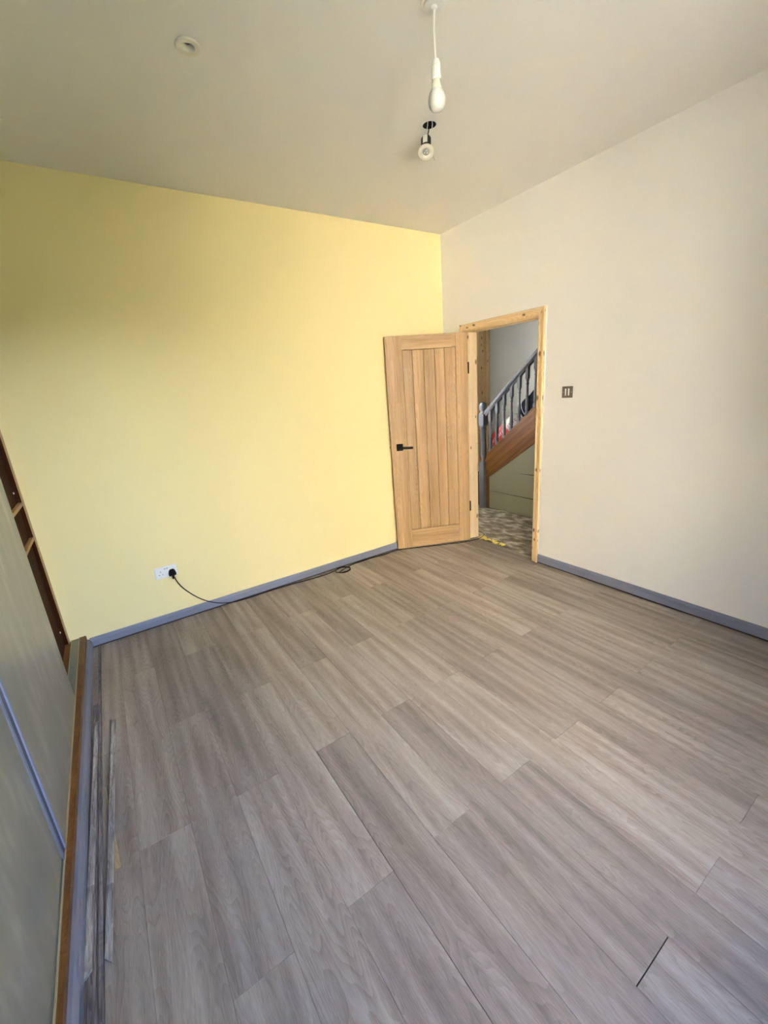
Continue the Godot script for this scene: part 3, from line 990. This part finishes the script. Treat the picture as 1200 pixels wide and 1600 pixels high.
func build_strips() -> void:
	strip("wood_strip", Vector3(-3.2750, 0.0005, 0.72), Vector3(-3.2935, 0.0005, 2.62), 0.021, 0.022, 0.008, M.weathered_1, "long flat weathered strip on the floor, lowest one against the wardrobe foot", 0.6, 0.0, 3)
	strip("wood_strip", Vector3(-3.2500, 0.0005, 0.03), Vector3(-3.2685, 0.0005, 2.62), 0.013, 0.016, 0.010, M.weathered_2, "longest thin dark strip, reaching into the corner by the yellow wall", 0.0, 0.0, 4)
	strip("wood_strip", Vector3(-3.270, 0.0092, 0.90), Vector3(-3.296, 0.0092, 2.08), 0.017, 0.021, 0.010, M.weathered_0, "pale weathered strip lying on top of the flat one, with a snapped near end", 0.5, 0.9, 5)
	strip("wood_strip", Vector3(-3.196, 0.0062, 0.93), Vector3(-3.2455, 0.0062, 2.075), 0.019, 0.021, 0.010, M.weathered_0, "separate grey strip lying slightly askew on the planks, with a splintered near end", 0.3, -1.2, 6)
	strip("wood_wedge", Vector3(-3.241, 0.0004, 1.37), Vector3(-3.2115, 0.0004, 1.785), 0.003, 0.018, 0.0055, M.raw_wood, "pale bare wood wedge sticking out from under the askew strip", 0.0, 0.1, 7, "wood wedge")

# ------------------------------------------------------------------ electrical things
func build_electrics() -> void:
	# double socket on the yellow wall
	var o := thing("double_socket", Vector3(-2.7535, 0.398, 0.0), "white double wall socket low on the yellow wall", "socket")
	var st := begin()
	box(st, Vector3(0, 0, 0.0045), Vector3(0.146, 0.083, 0.009), 0.002)
	obj("face_plate", st, M.white_plastic, o)
	for s in [-1, 1]:
		st = begin()
		box(st, Vector3(s * 0.056, 0.022, 0.0105), Vector3(0.013, 0.02, 0.005), 0.001, Basis(Vector3.RIGHT, 0.12))
		obj("rocker", st, M.white_plastic, o)
	for q in [Vector3(-0.034, 0.008, 0), Vector3(-0.045, -0.014, 0), Vector3(-0.023, -0.014, 0)]:
		st = begin()
		var up: bool = q.y > 0.0
		box(st, q + Vector3(0, 0, 0.0088), Vector3(0.004 if up else 0.007, 0.008 if up else 0.0035, 0.0008))
		obj("pin_slot", st, M.black_plastic, o)
	for k in 2:
		st = begin()
		box(st, Vector3(-0.004 + k * 0.016, 0.027, 0.0091), Vector3(0.012, 0.003, 0.0004))
		box(st, Vector3(-0.003 + k * 0.014, 0.021, 0.0091), Vector3(0.009, 0.0016, 0.0004))
		tag(obj("print", st, mat(rgb8(70, 72, 80), 0.5), o), "small dark printing")
	for s in [-1, 1]:
		st = begin()
		lathe(st, [Vector2(0.003, 0.0088), Vector2(0.003, 0.0098), Vector2(0.002, 0.0102)], 12, Vector3(s * 0.064, -0.004, 0), Basis(Vector3.RIGHT, PI / 2))
		obj("screw_cap", st, M.white_plastic, o)
	# plug and lead
	o = thing("power_lead", Vector3(-2.715, 0.383, 0.009), "black plug and lead running from the socket along the floor to the doorway", "cable")
	var sh := -Vector3(-2.715, 0.383, 0.009)
	st = begin()
	var prof := [Vector2(-0.012, 0.026), Vector2(0.012, 0.026), Vector2(0.020, 0.016), Vector2(0.026, -0.006), Vector2(0.024, -0.020), Vector2(-0.024, -0.020), Vector2(-0.026, -0.006), Vector2(-0.020, 0.016)]
	var rings := []
	for e in [[0.0, 1.0], [0.012, 1.0], [0.022, 0.9], [0.030, 0.66]]:
		var ring := PackedVector3Array()
		for p in prof: ring.append(Vector3(p.x * e[1], p.y * e[1], e[0]))
		rings.append(ring)
	loft(st, rings, false)
	lathe(st, [Vector2(0.008, 0.0), Vector2(0.0065, 0.016), Vector2(0.004, 0.03)], 12, Vector3(0.004, -0.018, 0.014), Basis(Vector3.BACK, PI - 0.25))
	obj("plug", st, M.black_plastic, o)
	var pts := [Vector3(-2.709, 0.350, 0.023), Vector3(-2.695, 0.30, 0.026), Vector3(-2.655, 0.225, 0.03), Vector3(-2.575, 0.13, 0.034), Vector3(-2.49, 0.066, 0.036), Vector3(-2.41, 0.03, 0.034), Vector3(-2.32, 0.010, 0.031), Vector3(-2.2, 0.004, 0.028), Vector3(-2.0, 0.004, 0.026), Vector3(-1.85, 0.004, 0.034), Vector3(-1.72, 0.004, 0.052), Vector3(-1.60, 0.004, 0.062), Vector3(-1.50, 0.004, 0.060), Vector3(-1.42, 0.005, 0.040)]
	# the coil on the floor: nearly two turns
	for k in 17:
		var a := -2.2 + TAU * 1.75 * k / 16.0
		pts.append(Vector3(-1.375 + cos(a) * (0.066 + 0.004 * sin(a * 2.3)), 0.004 + 0.0055 * k / 16.0 + (0.003 if k > 9 else 0.0), 0.088 + sin(a) * 0.060))
	pts.append_array([Vector3(-1.28, 0.006, 0.046), Vector3(-1.15, 0.004, 0.030), Vector3(-1.0, 0.004, 0.032), Vector3(-0.88, 0.004, 0.044), Vector3(-0.76, 0.004, 0.034), Vector3(-0.70, 0.004, 0.05), Vector3(-0.60, 0.004, 0.10), Vector3(-0.45, 0.004, 0.18), Vector3(-0.30, 0.004, 0.255), Vector3(-0.18, 0.004, 0.318), Vector3(-0.06, 0.004, 0.362), Vector3(0.03, 0.004, 0.378), Vector3(0.11, 0.004, 0.372), Vector3(0.185, 0.002, 0.335), Vector3(0.225, -0.003, 0.285), Vector3(0.23, -0.003, 0.22), Vector3(0.2, -0.003, 0.1)])
	var moved := []
	for q in spline(pts, 6): moved.append(q + sh)
	st = begin()
	tube(st, moved, 0.0036, 8)
	obj("flex", st, M.black_plastic, o)
	# light switch on the white wall
	o = thing("light_switch", Vector3(0.0, 1.432, 1.343), "dark brushed metal double light switch with two white rockers", "switch")
	st = begin()
	box(st, Vector3(-0.003, 0, 0), Vector3(0.006, 0.082, 0.086), 0.0015)
	obj("plate", st, mat(rgb8(92, 85, 68), 0.45, 0.15), o)
	for s in [-1, 1]:
		st = begin()
		box(st, Vector3(-0.0065, 0, s * 0.0125), Vector3(0.006, 0.05, 0.009), 0.0012, Basis(Vector3.BACK, 0.05))
		obj("rocker", st, M.white_plastic, o)
		st = begin()
		lathe(st, [Vector2(0.003, 0.0), Vector2(0.003, 0.0068), Vector2(0.002, 0.0072)], 12, Vector3(0, 0, s * 0.034), Basis(Vector3.BACK, PI / 2))
		obj("screw", st, M.steel, o)
	# recessed downlight
	o = thing("recessed_downlight", Vector3(-2.339, H, 1.224), "round white downlight set flush in the ceiling", "downlight")
	st = begin()
	# bezel ring with an inner cone
	ring_lathe(st, [Vector2(0.045, 0.0), Vector2(0.045, -0.003), Vector2(0.043, -0.007), Vector2(0.026, -0.0075), Vector2(0.023, -0.004), Vector2(0.019, 0.018), Vector2(0.022, 0.020), Vector2(0.034, 0.002)])
	obj("bezel", st, M.off_white, o)
	st = begin()
	lathe(st, [Vector2(0.0195, 0.03), Vector2(0.0195, 0.016), Vector2(0.013, 0.012), Vector2(0.0, 0.011)], 24)
	obj("lamp", st, mat(rgb8(52, 48, 40), 0.35), o)
	# dangling downlight
	o = thing("dangling_downlight", Vector3(-1.181, 2.738, 1.223), "downlight hanging by its wires below its open ceiling hole", "downlight")
	var ax := Vector3(-0.344, -0.869, 0.357).normalized()     # the way its face looks
	var turn := Basis(Quaternion(Vector3.DOWN, ax))
	st = begin()
	ring_lathe(st, [Vector2(0.042, 0.0), Vector2(0.042, -0.003), Vector2(0.039, -0.006), Vector2(0.028, -0.0065), Vector2(0.025, -0.005), Vector2(0.018, 0.001), Vector2(0.02, 0.004), Vector2(0.032, 0.001)], turn)
	obj("bezel", st, M.off_white, o)
	st = begin()
	lathe(st, [Vector2(0.0185, 0.006), Vector2(0.0185, 0.001), Vector2(0.016, -0.001), Vector2(0.0, -0.002)], 24, Vector3.ZERO, turn)
	obj("lens", st, mat(rgb8(150, 147, 140), 0.25, 0.2), o)
	st = begin()
	for q in [Vector2(0.008, 0.0), Vector2(-0.004, 0.007), Vector2(-0.004, -0.007)]:
		lathe(st, [Vector2(0.0045, -0.0015), Vector2(0.004, -0.0028), Vector2(0.0, -0.0032)], 10, turn * Vector3(q.x, 0, q.y), turn)
	obj("lens_dot", st, mat(rgb8(216, 213, 205), 0.2), o)
	st = begin()
	lathe(st, [Vector2(0.030, 0.002), Vector2(0.030, 0.012), Vector2(0.0275, 0.014), Vector2(0.0275, 0.080), Vector2(0.024, 0.088), Vector2(0.010, 0.091), Vector2(0.0, 0.091)], 24, Vector3.ZERO, turn)
	obj("body", st, M.black_plastic, o)
	# white label: a slightly larger piece of the barrel's side
	for L in [[0.35, 1.15, 0.03, 0.085], [2.0, 2.9, 0.03, 0.09]]:
		st = begin()
		var grid := []
		for i in 7:
			var a: float = lerpf(L[0], L[1], i / 6.0)
			grid.append([turn * Vector3(cos(a) * 0.0282, L[2], sin(a) * 0.0282), turn * Vector3(cos(a) * 0.0282, L[3] - 0.01, sin(a) * 0.0282)])
		for i in 6:
			face(st, [grid[i][0], grid[i + 1][0], grid[i + 1][1], grid[i][1]], Vector3(0, 0.03, 0))
		tag(obj("label_sticker", st, M.white_plastic, o), "white sticker on the black barrel")
	st = begin()
	box(st, turn * Vector3(0.012, 0.096, -0.004), Vector3(0.024, 0.014, 0.02), 0.004, turn)
	obj("terminal_block", st, M.white_plastic, o)
	var top := Vector3(-1.166, H, 1.240) - o.position
	for wv in [[Vector3(0.012, 0.0, 0.004), 0.0022, M.white_plastic], [Vector3(-0.014, 0.0, 0.004), 0.0018, M.white_plastic], [Vector3(0.006, 0.0, -0.010), 0.0026, M.black_plastic]]:
		st = begin()
		var off: Vector3 = wv[0]
		tube(st, spline([turn * Vector3(off.x * 0.6 + 0.004, 0.090, off.z), turn * Vector3(off.x * 0.9 + 0.004, 0.102, off.z), top + off * 1.2 + Vector3(0, -0.006, 0), top + off + Vector3(0, 0.05, 0)], 6), wv[1], 6)
		obj("wire", st, wv[2], o)
	st = begin()
	tube(st, spline([turn * Vector3(0.030, 0.012, 0.004), turn * Vector3(0.04, 0.03, 0.004), turn * Vector3(0.046, -0.01, 0.006), turn * Vector3(0.05, -0.03, 0.01)], 5), 0.0011, 6)
	obj("spring_clip", st, M.steel, o)
	# pendant
	o = thing("pendant_light", Vector3(-1.632, H, 1.820), "bare white bulb on a white flex hanging from a round ceiling rose", "pendant light")
	st = begin()
	lathe(st, [Vector2(0.047, 0.0), Vector2(0.047, -0.008), Vector2(0.045, -0.011), Vector2(0.038, -0.012), Vector2(0.037, -0.017), Vector2(0.034, -0.019), Vector2(0.011, -0.020), Vector2(0.0095, -0.026), Vector2(0.005, -0.028), Vector2(0.0, -0.028)], 36, Vector3.ZERO, Basis.IDENTITY, false)
	obj("ceiling_rose", st, M.white_plastic, o)
	st = begin()
	tube(st, spline([Vector3(0, -0.025, 0), Vector3(-0.003, -0.06, 0.001), Vector3(-0.006, -0.095, 0.002), Vector3(-0.002, -0.14, 0), Vector3(0, -0.176, 0)], 6), 0.0032, 10)
	obj("flex", st, mat(rgb8(246, 242, 230), 0.4), o)
	st = begin()
	lathe(st, [Vector2(0.004, -0.166), Vector2(0.011, -0.168), Vector2(0.0145, -0.176), Vector2(0.0155, -0.188), Vector2(0.0165, -0.189), Vector2(0.0165, -0.191), Vector2(0.0155, -0.192), Vector2(0.0155, -0.214), Vector2(0.0172, -0.216), Vector2(0.0172, -0.228), Vector2(0.0152, -0.228), Vector2(0.0150, -0.214), Vector2(0.004, -0.213)], 24)
	obj("lamp_holder", st, M.white_plastic, o)
	st = begin()
	lathe(st, [Vector2(0.0120, -0.2135), Vector2(0.0122, -0.226), Vector2(0.0135, -0.234), Vector2(0.0165, -0.246), Vector2(0.0215, -0.257)], 24)
	obj("bulb_neck", st, mat(rgb8(242, 234, 214), 0.4), o)
	st = begin()
	lathe(st, [Vector2(0.0215, -0.257), Vector2(0.0265, -0.266), Vector2(0.0305, -0.276), Vector2(0.0320, -0.286), Vector2(0.0312, -0.296), Vector2(0.0280, -0.306), Vector2(0.0215, -0.3145), Vector2(0.0115, -0.319), Vector2(0.0, -0.320)], 28)
	obj("bulb_globe", st, mat(rgb8(226, 224, 216), 0.2), o)

# a closed ring turned round the y axis (profile joined end to end)
func ring_lathe(st: SurfaceTool, prof: Array, turn := Basis.IDENTITY, seg := 36) -> void:
	var mid := Vector2.ZERO
	for p in prof: mid += p
	mid /= prof.size()
	for k in seg:
		var a := TAU * k / seg
		var b := TAU * (k + 1) / seg
		for i in prof.size():
			var p: Vector2 = prof[i]
			var q: Vector2 = prof[(i + 1) % prof.size()]
			var e := q - p
			# which way is out of the section
			var nn := Vector2(e.y, -e.x)
			if nn.dot((p + q) / 2.0 - mid) < 0: nn = -nn
			var am := (a + b) / 2.0
			var inside := Vector3(cos(am) * ((p + q) / 2.0 - nn.normalized() * 0.001).x, ((p + q) / 2.0 - nn.normalized() * 0.001).y, sin(am) * ((p + q) / 2.0 - nn.normalized() * 0.001).x)
			face(st, [turn * Vector3(cos(a) * p.x, p.y, sin(a) * p.x), turn * Vector3(cos(b) * p.x, p.y, sin(b) * p.x), turn * Vector3(cos(b) * q.x, q.y, sin(b) * q.x), turn * Vector3(cos(a) * q.x, q.y, sin(a) * q.x)], turn * inside)

func build_foam() -> void:
	# crumbled yellow foam along the edge of the boards in the doorway
	var st := begin()
	var r := RandomNumberGenerator.new()
	r.seed = 21
	for k in 46:
		var z := r.randf_range(0.345, 0.66)
		var x := 0.085 + r.randf_range(0.0, 0.075) * (1.0 - (z - 0.345) * 0.9)
		var s := r.randf_range(0.006, 0.017)
		box(st, Vector3(x, -0.006 + s * 0.25, z), Vector3(s * 1.5, s * 0.8, s * 1.9), s * 0.2, Basis(Vector3(r.randf(), r.randf() + 0.2, r.randf()).normalized(), r.randf_range(-0.5, 0.5)))
	tag(obj("yellow_foam", st, M.foam), "crumbled yellow foam at the threshold beside the pale door jamb", "foam", "", "stuff")

func build_outside() -> void:
	# unseen surroundings, shaped to steer daylight: pale paving and house, dark wall and hedges
	var st := begin()
	box2(st, Vector3(-40, -0.6, -30), Vector3(40, -0.4, 60))  # out of view, kept pale to throw sunlight up to the ceiling
	tag(obj("ground", st, mat(rgb8(202, 198, 187), 0.95)), "pale ground outside the window, out of view, bouncing sunlight to the ceiling", "ground", "", "structure")
	st = begin()
	box2(st, Vector3(-16, -0.4, 9.0), Vector3(-2.7, 5.2, 17.0), 0.01)  # out of view, sends warm sunlight to the far corner
	tag(obj("unseen_house", st, mat(rgb8(238, 232, 221), 0.9)), "pale house block outside the window, out of view, bouncing sun to the far corner", "house", "", "structure")
	st = begin()
	box2(st, Vector3(-4.35, -0.4, ZF + 0.45), Vector3(-4.1, 2.7, 6.6), 0.01)  # out of view, blocks steeply slanting light onto the white wall
	tag(obj("unseen_garden_wall", st, mat(rgb8(104, 82, 70), 0.9)), "dark wall outside the window, out of view, blocking slanting light to the white wall", "wall", "", "structure")
	st = begin()
	box2(st, Vector3(-2.5, -0.4, 9.0), Vector3(14.0, 2.4, 10.5), 0.2)  # out of view, darkens the upper left of the yellow wall
	tag(obj("unseen_hedge", st, mat(rgb8(52, 60, 38), 0.95)), "dark greenery outside the window, out of view, darkening the left of the yellow wall", "unseen_hedge", "", "structure")
	st = begin()
	box2(st, Vector3(-2.95, -0.4, 6.6), Vector3(-0.2, 1.75, 7.4), 0.15)  # out of view, placed to darken the patch on the yellow wall
	tag(obj("unseen_low_hedge", st, mat(rgb8(52, 60, 38), 0.95)), "low dark greenery near the window, out of view, darkening a patch of the yellow wall", "unseen_hedge", "", "structure")
	st = begin()
	box2(st, Vector3(0.0, -0.4, 5.4), Vector3(2.2, 5.5, 8.6), 0.3)  # out of view, cuts light coming from the right of the window
	tag(obj("unseen_tall_hedge", st, mat(rgb8(46, 54, 36), 0.95)), "tall dark greenery outside the window, out of view, cutting light from one side", "unseen_hedge", "", "structure")

func _ready() -> void:
	setup_view()
	make_materials()
	build_shell()
	build_floor()
	build_hall()
	build_trim()
	build_wardrobe()
	build_door()
	build_stairs()
	build_strips()
	build_electrics()
	build_foam()
	build_outside()
